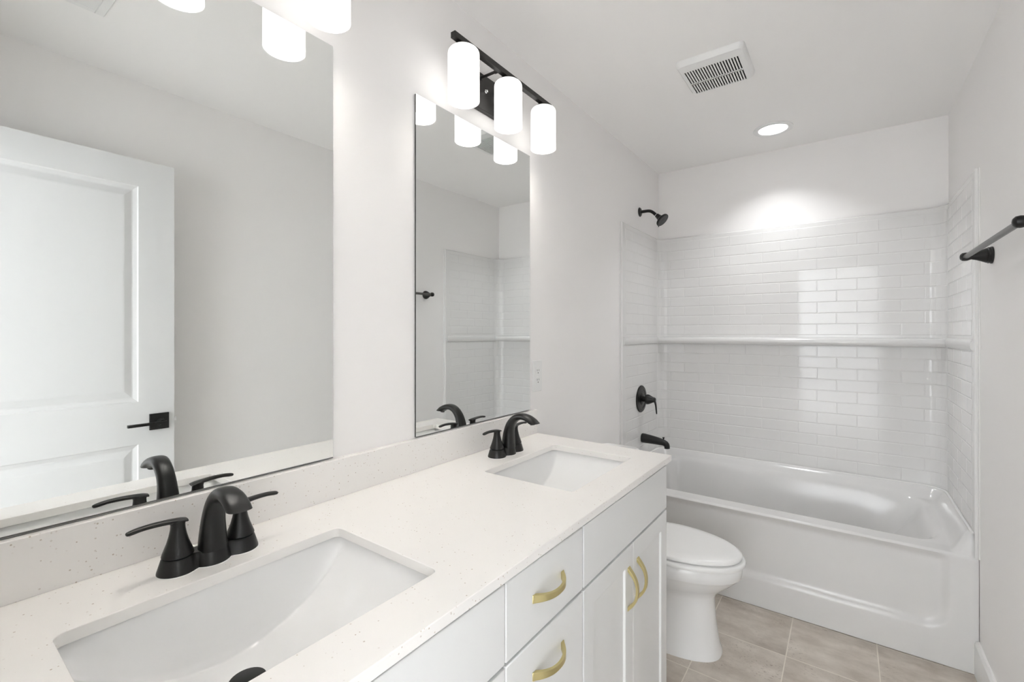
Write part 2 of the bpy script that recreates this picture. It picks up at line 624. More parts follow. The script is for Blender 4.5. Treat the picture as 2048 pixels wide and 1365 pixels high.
def pull(name, yc, zc, vertical, parent):
    """arched flat bar pull, feet flaring to points at both ends"""
    bm = BM()
    hl = 0.060
    n = 22
    top, rings = 0.029, []
    for k in range(n + 1):
        t = -1 + 2 * k / n
        x_out = top * (1 - abs(t) ** 2.3)                       # outer arch
        th = 0.0065 + 0.010 * abs(t) ** 3                        # thicker towards the feet
        x_in = max(x_out - th, 0.0)
        hw = 0.0055 + 0.0025 * abs(t) ** 1.5
        a = t * hl
        x0_, x1_ = CF + x_in, CF + max(x_out, 0.0015)
        if vertical:
            rings.append([(x0_, yc - hw, zc + a), (x0_, yc + hw, zc + a), (x1_, yc + hw, zc + a), (x1_, yc - hw, zc + a)])
        else:
            rings.append([(x0_, yc + a, zc - hw), (x0_, yc + a, zc + hw), (x1_, yc + a, zc + hw), (x1_, yc + a, zc - hw)])
    loft(bm, rings)
    o = obj(name, bm, M_GOLD, parent, smooth=40, bevel=0.0008)
    o['label'] = 'brushed gold arched pull'
    return o


G = 0.0028
Y_A, Y_B, Y_C, Y_D = YF + 0.012, 0.6455, 0.943, 1.546     # unit boundaries
ZT, ZG = 0.886, 0.740
label = {'R': 'pale grey sink cabinet with two gold-handled doors, beside the toilet',
         'L': 'pale grey sink cabinet under the near basin, only its blank front showing'}
for key, y0, y1 in (('R', Y_C, Y_D), ('L', Y_A, Y_B)):
    c = thing('vanity_cabinet', label[key], 'cabinet', group='vanity cabinets')
    bm = BM(); carcass(bm, y0, y1); obj('body', bm, M_CAB, c)
    bm = BM(); slab(bm, y0 + G, y1 - G * 0.3, ZG + 0.0035, ZT); obj('false_drawer_front', bm, M_CAB, c, bevel=0.0015)
    ym = (y0 + y1) / 2 + 0.003
    for s, a, b_ in ((-1, y0 + G, ym - 0.0013), (1, ym + 0.0013, y1 - G * 0.3)):
        bm = BM(); shaker(bm, a, b_, 0.112, ZG - 0.0035)
        d = obj('door', bm, M_CAB, c, bevel=0.0012)
        pull('door_pull', ym + s * 0.034, 0.622, True, d)
c = thing('drawer_cabinet', 'narrow pale grey drawer unit with gold pulls between the two sink cabinets', 'cabinet', group='vanity cabinets')
bm = BM(); carcass(bm, Y_B, Y_C); obj('body', bm, M_CAB, c)
for a, b_ in ((ZG + 0.0035, ZT), (0.430, ZG - 0.003), (0.112, 0.424)):
    bm = BM(); slab(bm, Y_B + G, Y_C - G, a, b_)
    d = obj('drawer', bm, M_CAB, c, bevel=0.0022)
    pull('drawer_pull', (Y_B + Y_C) / 2 - 0.002, min(b_ - 0.068, (a + b_) / 2 + 0.5), False, d)

# ================================================================== SINKS


def sink(yc, hl, lab):
    root = thing('undermount_sink', lab, 'sink', (0.325, yc, ZC - 0.0195), group='undermount sinks')
    D, hx, hy = 0.125, 0.163, hl + 0.012
    bm = BM()
    nx, ny = 64, 72
    V = []
    for i in range(nx + 1):
        row = []
        s = -1 + 2 * i / nx
        for j in range(ny + 1):
            t = -1 + 2 * j / ny
            x, y = s * hx, t * hy
            # long curved ramps at both ends, steep front and back walls
            end = 1 - abs(t) ** 2.1
            g = sstep(1.0, 0.80, abs(s)) ** 0.9 if abs(s) > 0.80 else 1.0
            depth = D * max(end, 0) ** 0.85 * g + 0.004 * (1 - abs(t)) * (1 - abs(s))
            row.append(bm.verts.new((x, y, -depth)))
        V.append(row)
    for i in range(nx):
        for j in range(ny):
            bm.faces.new((V[i][j], V[i + 1][j], V[i + 1][j + 1], V[i][j + 1]))
    ed = [e for e in bm.edges if e.is_boundary]
    ex = bmesh.ops.extrude_edge_only(bm, edges=ed)      # outer flange glued under the stone
    vs = [g for g in ex['geom'] if isinstance(g, bmesh.types.BMVert)]
    for v in vs:
        v.co.x *= 1.07; v.co.y *= 1.05
    b = obj('basin', bm, M_PORC, root, smooth=60)
    md = b.modifiers.new('thickness', 'SOLIDIFY'); md.thickness = 0.008; md.offset = -1
    zb = -D - 0.004
    bm = BM(); lathe(bm, [(0.031, 0.0), (0.0315, 0.003), (0.028, 0.0045), (0.024, 0.002)], (-0.038, -0.014, zb), 'Z', 32)
    obj('drain_flange', bm, M_BLACK, root, smooth=40)
    bm = BM(); lathe(bm, [(0.012, 0.003), (0.012, 0.010), (0.026, 0.011), (0.0275, 0.013), (0.0265, 0.0165), (0.012, 0.019), (0.002, 0.0195)], (-0.038, -0.014, zb), 'Z', 32)
    obj('drain_stopper', bm, M_BLACK, root, smooth=40)
    return root


sink(*SINKS[0], 'near rectangular white undermount basin in the front of the picture')
sink(*SINKS[1], 'far rectangular white undermount basin at the tub end of the counter')

# ================================================================== FAUCETS


def faucet(yc, lab):
    root = thing('basin_faucet', lab, 'faucet', (0.108, yc, ZC), group='black centerset faucets')
    # three-lobed deck plate, tapering upwards
    def outline(k):
        ins = 0.0075 * k
        pts_f, pts_b = [], []
        n = 48
        L_ = 0.0815 - ins
        for q in range(n + 1):
            y = -L_ * math.cos(PI * q / n)
            h = 0.0
            for c0, r in ((-0.0508, 0.0307 - ins), (0.0508, 0.0307 - ins)):
                if abs(y - c0) < r:
                    h = max(h, math.sqrt(r * r - (y - c0) ** 2))
            if abs(y) < 0.0508:
                h = max(h, 0.0215 - ins)
            hf = h
            r = 0.031 - ins * 0.6
            if abs(y) < r:
                hf = max(h, math.sqrt(r * r - y * y) + 0.004)
            pts_f.append((hf, y)); pts_b.append((-h, y))
        return pts_f + list(reversed(pts_b[1:-1]))
    bm = BM()
    loft(bm, [[(x, y, 0.0008) for x, y in outline(0)], [(x, y, 0.003) for x, y in outline(0.02)], [(x, y, 0.024) for x, y in outline(0.85)], [(x, y, 0.026) for x, y in outline(1.1)]])
    obj('deck_plate', bm, M_BLACK, root, smooth=38)
    bm = BM(); loft(bm, [[(x * 1.03, y * 1.012, 0.0) for x, y in outline(0)], [(x * 1.03, y * 1.012, 0.0012) for x, y in outline(0)]])
    obj('gasket', bm, M_PLAST, root)['label'] = 'thin clear sealing gasket'
    # spout
    ctrl = [(0.010, 0.024, 0.0225, 0.0225), (0.010, 0.045, 0.0212, 0.0205), (0.012, 0.075, 0.0185, 0.0172), (0.021, 0.103, 0.0165, 0.0146),
            (0.039, 0.124, 0.0162, 0.0122), (0.062, 0.1335, 0.0172, 0.0108), (0.087, 0.1315, 0.0186, 0.0105), (0.107, 0.1225, 0.0194, 0.0108), (0.1165, 0.1155, 0.0190, 0.0105)]
    cs = spline(ctrl, 6)
    bm = BM()
    sweep(bm, [(c[0], 0, c[1]) for c in cs], [(c[2], c[3]) for c in cs], (0, 1, 0), 28, power=2.5, shear=1.1)
    obj('spout', bm, M_BLACK, root, smooth=50)
    bm = BM(); lathe(bm, [(0.0085, 0), (0.0085, 0.0055), (0.007, 0.0065)], (0.1085, 0, 0.1165), Vector((0.15, 0, -0.99)), 20)
    obj('aerator', bm, M_NOZZLE, root, smooth=40)
    for s in (-1, 1):
        bm = BM()
        lathe(bm, [(0.0205, 0.0255), (0.0205, 0.0285), (0.0240, 0.0288), (0.0236, 0.0305), (0.0205, 0.039), (0.0165, 0.050), (0.0132, 0.062), (0.0112, 0.073), (0.0107, 0.080), (0.0120, 0.0855), (0.0116, 0.0875), (0.004, 0.088)],
              (0, s * 0.0508, 0), 'Z', 32)
        hnd = obj('handle_hub', bm, M_BLACK, root, smooth=38)
        lc = [(s * 0.038, 0.0850, 0.0108, 0.0028), (s * 0.046, 0.0865, 0.0112, 0.0036), (s * 0.060, 0.0880, 0.0094, 0.0042), (s * 0.080, 0.0895, 0.0074, 0.0042),
              (s * 0.100, 0.0895, 0.0066, 0.0040), (s * 0.114, 0.0878, 0.0064, 0.0040), (s * 0.1205, 0.0868, 0.0050, 0.0032), (s * 0.1225, 0.0864, 0.002, 0.0015)]
        ls = spline(lc, 5)
        bm = BM(); sweep(bm, [(0.0, p[0], p[1]) for p in ls], [(p[2], p[3]) for p in ls], (1, 0, 0), 16)
        obj('lever', bm, M_BLACK, hnd, smooth=60)
    return root


faucet(0.351, 'black two-lever faucet behind the near basin')
faucet(1.2535, 'black two-lever faucet behind the far basin at the tub end')

# ================================================================== MIRRORS


def mirror(y0, y1, z0, z1, lab, skew=0.0):
    root = thing('wall_mirror', lab, 'mirror', (0, 0, 0), group='frameless vanity mirrors')
    bm = BM()
    vs = box(bm, 0.0015, 0.0065, y0, y1, z0, z1)
    for f in bm.faces:
        f.material_index = 0 if f.calc_center_median().x > 0.006 else 1
    bmesh.ops.recalc_face_normals(bm, faces=bm.faces)
    for v in bm.verts:                       # the glass does not sit quite parallel to the wall
        v.co.x += skew * (v.co.y - y0) / (y1 - y0)
    obj('glass', bm, [M_MIRROR, M_MEDGE], root)
    bm = BM(); box(bm, 0.001, 0.0070, y0, y1, z0 - 0.0022, z0 - 0.0003); obj('bottom_channel', bm, M_SLOT, root)
    return root


mirror(0.060, 0.6635, 1.0185, 2.052, 'large near frameless wall mirror on the left, reflecting the white door')
mirror(0.938, 1.5435, 1.0185, 2.049, 'frameless wall mirror nearer the tub, reflecting the towel bar and tiled corner', 0.0048)

# ================================================================== VANITY LIGHTS


def vanity_light(yc, lab):
    root = thing('vanity_light', lab, 'light', (0, yc, 2.175), group='three-shade vanity lights')
    SX = 0.103
    bm = BM(); box(bm, 0.001, 0.022, -0.15, 0.15, -0.0625, 0.0625); obj('backplate', bm, M_BRONZE, root, bevel=0.002)
    for s in (-1, 1):
        bm = BM(); lathe(bm, [(0.0065, 0.0), (0.0065, 0.006), (0.0038, 0.007), (0.0045, 0.012), (0.0015, 0.014)], (0.022, s * 0.029, 0.003), 'X', 16)
        obj('cap_nut', bm, M_CHROME, root, smooth=50)['label'] = 'small bright cap nut'
        bm = BM(); lathe(bm, [(0.0075, 0.0), (0.0075, 0.005), (0.0048, 0.006), (0.0048, 0.064), (0.007, 0.065), (0.007, 0.073)], (0.022, s * 0.053, 0.041), 'X', 16)
        obj('arm', bm, M_BRONZE, root, smooth=40)
    bm = BM(); box(bm, SX - 0.009, SX + 0.009, -0.276, 0.276, 0.037, 0.055); obj('bar', bm, M_BRONZE, root, bevel=0.001)
    for k in (-1, 0, 1):
        y = k * 0.228
        bm = BM(); lathe(bm, [(0.012, 0.038), (0.013, 0.034), (0.030, 0.031), (0.033, 0.027), (0.033, 0.018)], (SX, y, 0), 'Z', 32)
        cup = obj('socket_cup', bm, M_BRONZE, root, smooth=40)
        bm = BM()
        R, zb, zt = 0.0485, -0.136, 0.024
        prof = [(0.0305, zt - 0.002)]
        for q in range(7):
            a = PI / 2 * q / 6
            prof.append((R - 0.016 + 0.016 * math.sin(a), zt - 0.016 + 0.016 * math.cos(a)))
        prof += [(R, zb + 0.001), (R - 0.001, zb), (R - 0.003, zb), (R - 0.0035, zb + 0.001), (R - 0.0035, zt - 0.018)]
        for q in range(5):
            a = PI / 2 * (1 - q / 4)
            prof.append((R - 0.0195 + 0.016 * math.sin(a) - 0.0 , zt - 0.0205 + 0.016 * math.cos(a)))
        prof.append((0.0295, zt - 0.006))
        lathe(bm, prof, (SX, y, 0), 'Z', 48, cap0=False, cap1=False)
        sh = obj('glass_shade', bm, M_SHADE, root, smooth=40)
        sh['label'] = 'glowing white cylinder shade'
        bm = BM(); lathe(bm, [(0.012, 0.018), (0.013, 0.004), (0.021, -0.010), (0.0275, -0.028), (0.0285, -0.040), (0.025, -0.054), (0.016, -0.064), (0.003, -0.067)], (SX, y, 0), 'Z', 24)
        obj('bulb', bm, M_BULB, root, smooth=60)
    return root


vanity_light(1.272, 'dark bronze three-shade vanity light above the mirror nearer the tub')
vanity_light(0.362, 'three-shade vanity light above the large near mirror, cut off by the picture top')

# ================================================================== CEILING FITTINGS
# exhaust fan grille
root = thing('exhaust_fan_grille', 'square white ceiling exhaust vent with two rows of dark slots', 'vent', (0.612, 2.028, H))
bm = BM()
hx, hy_, dz = 0.128, 0.136, -0.022
sx, sy = 0.104, 0.098          # slotted field half sizes
x_c, y_c = -0.004, 0.022
out = [rrect(0, 0, hx, hy_, 0.02, 5), rrect(0, 0, hx - 0.002, hy_ - 0.002, 0.02, 5), rrect(0, 0, hx - 0.010, hy_ - 0.010, 0.016, 5)]
lv = [0.0, -0.012, dz]
loft(bm, [[(x, y, z) for x, y in r] for r, z in zip(out, lv)], cap0=False, cap1=False)
# face ring between the rounded rim and the slotted field
inner = out[2]
field = [(x_c + sx, y_c + sy), (x_c - sx, y_c + sy), (x_c - sx, y_c - sy), (x_c + sx, y_c - sy)]
vs = [bm.verts.new((x, y, dz)) for x, y in inner]
vf = [bm.verts.new((x, y, dz)) for x, y in field]
ed = [bm.edges.new((vs[i], vs[(i + 1) % len(vs)])) for i in range(len(vs))] + [bm.edges.new((vf[i], vf[(i + 1) % 4])) for i in range(4)]
bmesh.ops.triangle_fill(bm, use_beauty=True, edges=ed)
bmesh.ops.remove_doubles(bm, verts=bm.verts, dist=0.0003)
NS = 20
pitch = 2 * sx / NS
slot = pitch * 0.46
for k in range(NS + 1):
    a = x_c - sx + (k - 0.5) * pitch + slot / 2
    b_ = x_c - sx + (k + 0.5) * pitch - slot / 2
    box(bm, max(a, x_c - sx), min(b_, x_c + sx), y_c - sy, y_c + sy, dz, dz + 0.003)
ymid = y_c + 0.012
box(bm, x_c - sx, x_c + sx, ymid - 0.004, ymid + 0.004, dz, dz + 0.003)
obj('cover', bm, M_PLAST, root, smooth=40)
bm = BM(); box(bm, x_c - sx - 0.008, x_c + sx + 0.004, y_c - sy - 0.004, y_c + sy + 0.004, dz + 0.006, dz + 0.018)  # solid box, its black paints in the shade behind the grille
obj('fan_shade_panel', bm, M_DARK, root)['label'] = 'black panel painted as the shade behind the slots'
# recessed light
root = thing('recessed_light', 'round recessed ceiling light glowing over the tub', 'light', (0.730, 2.818, H))
bm = BM(); lathe(bm, [(0.095, 0.0), (0.0945, -0.004), (0.088, -0.0065), (0.074, -0.0065), (0.069, -0.003)], n=48, cap0=False, cap1=False)
obj('trim_ring', bm, M_PLAST, root, smooth=40)
bm = BM(); lathe(bm, [(0.0695, -0.0012), (0.0695, -0.0032), (0.03, -0.0036), (0.002, -0.0037)], n=48)
obj('lens', bm, M_LENS, root, smooth=60)['label'] = 'glowing round lens'
can_l = bpy.data.lights.new('recessed_light_beam', 'AREA')
can_l.shape = 'DISK'
can_l.size = 0.13
can_l.energy = CAN_GLOW
can_l.color = (0.965, 0.985, 1.0)
can_l.spread = math.radians(110)
can_o = bpy.data.objects.new('recessed_light_beam', can_l)
COL.objects.link(can_o)
can_o.location = (0.730, 2.818, H - 0.006)
can_o.parent = None
# supply register near the doorway
root = thing('air_register', 'white ceiling air register reflected at the top of the large mirror', 'vent', (0.885, 0.345, H))
bm = BM()
for a in ((-0.15, 0.15, 0.075, 0.10), (-0.15, 0.15, -0.10, -0.075), (-0.15, -0.125, -0.075, 0.075), (0.125, 0.15, -0.075, 0.075)):
    box(bm, a[0], a[1], a[2], a[3], -0.007, 0.0)
obj('frame', bm, M_PLAST, root, bevel=0.002)
bm = BM()
for k in range(17):
    x = -0.119 + k * 0.0149
    quad(bm, [(x - 0.005, -0.075, -0.001), (x - 0.005, 0.075, -0.001), (x + 0.005, 0.075, -0.0065), (x + 0.005, -0.075, -0.0065)])
o = obj('louver_grid', bm, M_PLAST, root)
md = o.modifiers.new('thickness', 'SOLIDIFY'); md.thickness = 0.001
bm = BM(); box(bm, -0.125, 0.125, -0.075, 0.075, -0.0006, -0.0002)
obj('duct_shade_sheet', bm, M_SLOT, root)  # thin dark sheet, shade behind the louvers put into its colour

# ================================================================== TUB SURROUND (path with coved corners)
XL, XR, YS, RC = 0.014, W - 0.014, YB - 0.022, 0.062
segs = []
L1 = YS - RC - TS
A = PI / 2 * RC
L2 = XR - XL - 2 * RC
S1, S2, S3, S4, S5 = L1, L1 + A, L1 + A + L2, L1 + 2 * A + L2, 2 * L1 + 2 * A + L2


def path(s, off=0.0):
    """point on the surround face in plan; off = towards the room"""
    if s <= S1:
        return (XL + off, TS + s)
    if s <= S2:
        a = (s - S1) / RC
        cx, cyy = XL + RC, YS - RC
        r = RC - off
        return (cx - r * math.cos(a), cyy + r * math.sin(a))
    if s <= S3:
        return (XL + RC + (s - S2), YS - off)
    if s <= S4:
        a = (s - S3) / RC
        cx, cyy = XR - RC, YS - RC
        r = RC - off
        return (cx + r * math.sin(a), cyy + r * math.cos(a))
    return (XR - off, YS - RC - (s - S4))


# back-wall joints sit at x = 0.0875 + 0.1836 n (even rows) and half a tile on (odd rows)
TP = 0.1836
s_of_x = lambda x: S2 + (x - XL - RC)
rows = [(1.939 - 0.0622 * k, 1.939 - 0.0622 * (k + 1), k % 2) for k in range(10)]
rows += [(1.2565 - 0.0635 * k, 1.2565 - 0.0635 * (k + 1), (k + 1) % 2) for k in range(11)]
ZBOT, ZTOP = 0.548, 1.967


def surround_part(name, sa, sb, parent, tile_a, tile_b):
    bm = BM()
    ss = [sa]
    for c in (S1, S2, S3, S4):
        if sa < c < sb:
            ss.append(c)
    ss.append(sb)
    fine = []
    for a, b_ in zip(ss[:-1], ss[1:]):
        arc = (S1 - 1e-6 <= a and b_ <= S2 + 1e-6) or (S3 - 1e-6 <= a and b_ <= S4 + 1e-6)
        n = 12 if arc else 4
        fine += [a + (b_ - a) * k / n for k in range(n)]
    fine.append(sb)
    prof = [(0.0, ZBOT), (0.0, ZTOP - 0.006), (-0.004, ZTOP - 0.001), (-0.008, ZTOP), (-0.0138, ZTOP)]
    grid = [[bm.verts.new((*path(s, o_), z)) for o_, z in prof] for s in fine]
    for g0, g1 in zip(grid[:-1], grid[1:]):
        for i in range(len(prof) - 1):
            bm.faces.new((g0[i], g0[i + 1], g1[i + 1], g1[i]))
    for end in ((0,) if sa == 0 else ()) + ((-1,) if sb == S5 else ()):     # rounded front edge back to the wall
        s_e = 0 if end == 0 else S5
        x, y = path(s_e)
        sg = -1 if end == 0 else 1
        lip = 0.020 if end == 0 else 0.014
        ep = [(0.0, 0.0), (0.003, 0.0015), (0.0045, 0.006), (0.006, 0.0085), (lip - 0.003, 0.009), (lip, 0.0115), (lip, 0.0138)]       # (forward, towards wall)
        cols = [[bm.verts.new((x + sg * b2, y - a2, z)) for a2, b2 in ep] for z in (0.456, ZTOP - 0.004, ZTOP)]
        for c0, c1 in zip(cols[:-1], cols[1:]):
            for i in range(len(ep) - 1):
                bm.faces.new((c0[i], c0[i + 1], c1[i + 1], c1[i]))
    # raised brick tiles
    g, bv, ht = 0.0012, 0.0026, 0.0012
    for z1_, z0_, par in rows:
        base = s_of_x(0.0875 + (TP / 2 if par else 0.0))
        k0 = int(math.floor((tile_a - base) / TP)) - 1
        k1 = int(math.ceil((tile_b - base) / TP)) + 1
        for k in range(k0, k1):
            a, b_ = max(base + k * TP, tile_a), min(base + (k + 1) * TP, tile_b)
            if b_ - a < 0.02:
                continue
            a += g; b_ -= g
            zz0, zz1 = z0_ + g, z1_ - g
            curved = not (b_ <= S1 or (a >= S2 and b_ <= S3) or a >= S4)
            n = 8 if curved else 1
            so = [a + (b_ - a) * q / n for q in range(n + 1)]
            si = [a + bv + (b_ - a - 2 * bv) * q / n for q in range(n + 1)]
            ob = [bm.verts.new((*path(s, 0.0002), zz0)) for s in so]
            ot = [bm.verts.new((*path(s, 0.0002), zz1)) for s in so]
            ib = [bm.verts.new((*path(s, ht), zz0 + bv)) for s in si]
            it = [bm.verts.new((*path(s, ht), zz1 - bv)) for s in si]
            for q in range(n):
                bm.faces.new((ib[q], ib[q + 1], it[q + 1], it[q]))
                bm.faces.new((ob[q], ob[q + 1], ib[q + 1], ib[q]))
                bm.faces.new((it[q], it[q + 1], ot[q + 1], ot[q]))
            bm.faces.new((ob[0], ib[0], it[0], ot[0]))
            bm.faces.new((ob[-1], ot[-1], it[-1], ib[-1]))
    me_o = obj(name, bm, M_TILE, parent, smooth=12)
    return me_o


sur = thing('tub_surround', 'glossy white brick-pattern tub surround on three walls', 'surround')
surround_part('left_panel', 0.0, S1, sur, 0.035, S1 - 0.004)
surround_part('back_panel', S1, S4, sur, S1 + 0.006, S4 - 0.006)
surround_part('right_panel', S4, S5, sur, S4 + 0.004, S5 - 0.035)
bm = BM()
pr = [(YS + 0.001, 1.304), (YS - 0.040, 1.3005), (YS - 0.052, 1.297), (YS - 0.059, 1.289), (YS - 0.061, 1.278), (YS - 0.058, 1.266), (YS - 0.050, 1.2595), (YS - 0.038, 1.2575), (YS + 0.001, 1.2575)]
loft(bm, [[(x, y, z) for y, z in pr] for x in (XL + 0.0005, XR - 0.0005)])
for x0, x1 in ((XL, XL + 0.011), (XR - 0.011, XR)):
    d = x1 - x0
    pr2 = [(0, 1.306), (0.6, 1.302), (0.95, 1.292), (1, 1.280), (0.95, 1.268), (0.6, 1.2595), (0, 1.2575)]
    f = (lambda u: XL + u * d) if x0 == XL else (lambda u: XR - u * d)
    loft(bm, [[(f(u), y, z) for u, z in pr2] for y in (TS + 0.012, YS - 0.056)])
obj('shelf_ledge', bm, M_ACRYL, sur, smooth=40)

# ================================================================== BATHTUB
tub = thing('bathtub', 'white alcove bathtub with plain apron along the far end of the room', 'bathtub')
TY0 = 2.495
ZR = 0.455
TX0, TX1 = 0.0015, W - 0.0015
bx, by, bhx, bhy = 0.735, 2.832, 0.655, 0.247


def tub_z(x, y):
    t = max(0.0, min(1.0, (y - 2.575) / 0.5))
    z = ZR + 0.046 * t                                             # deck climbs gently to the back
    d = min(x - TX0, TX1 - x, YS - y + 0.004)
    if d < 0.16:                                                   # round the plan corners
        dx, dy = min(x - TX0, TX1 - x), YS - y + 0.004
        r = 0.085
        if dx < r and dy < r:
            d = r - math.hypot(r - dx, r - dy)
    up = (1 - sstep(0.012, 0.075, d))
    z += (0.552 - z) * up * sstep(TY0 + 0.002, TY0 + 0.05, y)
    sd = sd_rrect(x, y, bx, by, bhx, bhy, 0.11)
    if sd < 0:
        left = sstep(0.0, 0.075, x - (bx - bhx)) if x < bx else 1.0
        right = min(1.0, ((bx + bhx - x) / 0.34)) if x > bx else 1.0
        right = right ** 1.35 * (2 - right) / 1.0 if x > bx else 1.0
        right = min(right, 1.0)
        fb = sstep(0.0, 0.085, -sd) if min(abs(y - by), 9) > 0 else 1
        dep = 0.345 * min(left, 1.0) * right * fb
        z -= dep
    return z


def apron_y(x, z):
    sd = sd_rrect(x, z, (0.05 + 1.372) / 2, (0.145 + 0.60) / 2, (1.372 - 0.05) / 2, (0.60 - 0.145) / 2, 0.07)
    m = sstep(0.012, -0.018, sd)
    top = sstep(0.452, 0.415, z)
    return TY0 + 0.017 * m * top


bm = BM()
NX = 150
xs = [TX0 + (TX1 - TX0) * i / NX for i in range(NX + 1)]
prof = []                                                          # (kind, value)
for k in range(46):
    prof.append(('a', 0.002 + (ZR - 0.014 - 0.002) * k / 45))
for k in range(1, 5):
    prof.append(('n', PI / 2 * k / 5))
yy = TY0 + 0.012
ytop = [yy + (YS + 0.003 - yy) * k / 95 for k in range(96)]
for y in ytop:
    prof.append(('t', y))
grid = []
for x in xs:
    col = []
    for kd, v in prof:
        if kd == 'a':
            p = (x, apron_y(x, v), v)
        elif kd == 'n':
            p = (x, TY0 + 0.012 * (1 - math.cos(v)), ZR - 0.012 + 0.012 * math.sin(v))
        else:
            p = (x, v, tub_z(x, v))
        col.append(bm.verts.new(p))
    grid.append(col)
for g0, g1 in zip(grid[:-1], grid[1:]):
    for i in range(len(prof) - 1):
        bm.faces.new((g0[i], g1[i], g1[i + 1], g0[i + 1]))
obj('tub_shell', bm, M_ACRYL, tub, smooth=50)
# bead where the surround meets the tub deck
bp = []
r = 0.085
x0, x1, yb = XL + 0.005, XR - 0.005, YS - 0.005
for k in range(12):
    bp.append((x0, TY0 + 0.012 + (yb - r - TY0 - 0.012) * k / 12, 0.549))
for k in range(9):
    a = PI / 2 * k / 8
    bp.append((x0 + r - r * math.cos(a), yb - r + r * math.sin(a), 0.549))
for k in range(1, 12):
    bp.append((x0 + r + (x1 - x0 - 2 * r) * k / 12, yb, 0.549))
for k in range(9):
    a = PI / 2 * k / 8
    bp.append((x1 - r + r * math.sin(a), yb - r + r * math.cos(a), 0.549))
for k in range(1, 13):
    bp.append((x1, yb - r - (yb - r - TY0 - 0.012) * k / 12, 0.549))
bm = BM(); sweep(bm, bp, [(0.0055, 0.0055)] * len(bp), (0, 0, 1), 10)
obj('caulk_bead', bm, M_CAULK, tub, smooth=60)

# ================================================================== SHOWER FITTINGS
t = thing('wall_shower', 'black shower head on a bent arm high on the left wall', 'shower head', (0, 2.795, 2.088))
bm = BM(); lathe(bm, [(0.029, 0.0008), (0.029, 0.003), (0.024, 0.008), (0.014, 0.0105), (0.0105, 0.011)], axis='X', n=28)
obj('wall_flange', bm, M_BLACK, t, smooth=40)
ap = spline([(0.009, 0, 0.0), (0.04, 0, 0.0), (0.065, 0, -0.003), (0.083, 0, -0.013), (0.098, 0, -0.027), (0.106, 0, -0.034)], 6)
bm = BM(); sweep(bm, ap, [0.0095] * len(ap), (0, 1, 0), 16); obj('arm', bm, M_BLACK, t, smooth=60)
ax = Vector((0.72, -0.10, -0.69)).normalized()
o0 = Vector((0.106, 0, -0.034))
bm = BM(); lathe(bm, [(0.0098, -0.001), (0.0108, 0.0), (0.0108, 0.0022), (0.0098, 0.003)], o0, ax, 20); obj('thread_tape', bm, M_CAULK, t, smooth=40)['label'] = 'white thread tape ring'
bm = BM()
lathe(bm, [(0.0115, 0.003), (0.0135, 0.004), (0.0135, 0.015), (0.0155, 0.016), (0.0155, 0.021), (0.0175, 0.026), (0.0175, 0.031), (0.019, 0.034), (0.028, 0.041), (0.041, 0.049), (0.0425, 0.053), (0.0415, 0.058), (0.037, 0.060)], o0, ax, 36)
hd = obj('spray_head', bm, M_BLACK, t, smooth=32)
bm = BM()
lathe(bm, [(0.036, 0.0600), (0.0355, 0.0612), (0.012, 0.0612), (0.011, 0.0632), (0.002, 0.0635)], o0, ax, 36)
uu = ax.orthogonal().normalized(); vv = ax.cross(uu)
for rr, n in ((0.030, 18), (0.022, 12), (0.0155, 8)):
    for k in range(n):
        a = 2 * PI * k / n
        lathe(bm, [(0.0016, 0.061), (0.001, 0.0635)], o0 + uu * (rr * math.cos(a)) + vv * (rr * math.sin(a)), ax, 6)
obj('spray_face', bm, M_NOZZLE, hd, smooth=30)
dn = Vector((0, 0, -1)); dn = (dn - ax * dn.dot(ax)).normalized()
bm = BM(); lathe(bm, [(0.003, 0.0), (0.003, 0.010), (0.002, 0.011)], o0 + ax * 0.055 + dn * 0.037, dn * 0.6 + ax * 0.6, 10)
obj('spray_selector_tab', bm, M_BLACK, hd, smooth=40)

XF = XL + 0.0015
t = thing('shower_valve', 'round black shower valve plate with a curved lever, left tub wall', 'valve', (XF, 2.775, 0.918))
bm = BM(); lathe(bm, [(0.084, 0.0), (0.084, 0.004), (0.080, 0.008), (0.060, 0.0095), (0.058, 0.0075), (0.040, 0.0085), (0.036, 0.011), (0.022, 0.013)], axis='X', n=48)
obj('escutcheon', bm, M_BLACK, t, smooth=25)
bm = BM(); lathe(bm, [(0.0175, 0.012), (0.0165, 0.036), (0.030, 0.037), (0.0315, 0.041), (0.0295, 0.052), (0.0225, 0.066), (0.0165, 0.078), (0.0155, 0.086), (0.012, 0.092), (0.003, 0.094)], axis='X', n=32)
hb = obj('handle_hub', bm, M_BLACK, t, smooth=35)
lp = spline([(0.080, -0.002, 0.008, 0.013, 0.006), (0.089, -0.004, -0.008, 0.0105, 0.006), (0.096, -0.007, -0.030, 0.0085, 0.0052), (0.100, -0.010, -0.056, 0.0075, 0.0045), (0.103, -0.012, -0.078, 0.006, 0.0035), (0.104, -0.012, -0.083, 0.003, 0.002)], 5)
bm = BM(); sweep(bm, [p[:3] for p in lp], [(p[3], p[4]) for p in lp], (0, 1, 0), 14); obj('lever', bm, M_BLACK, hb, smooth=60)

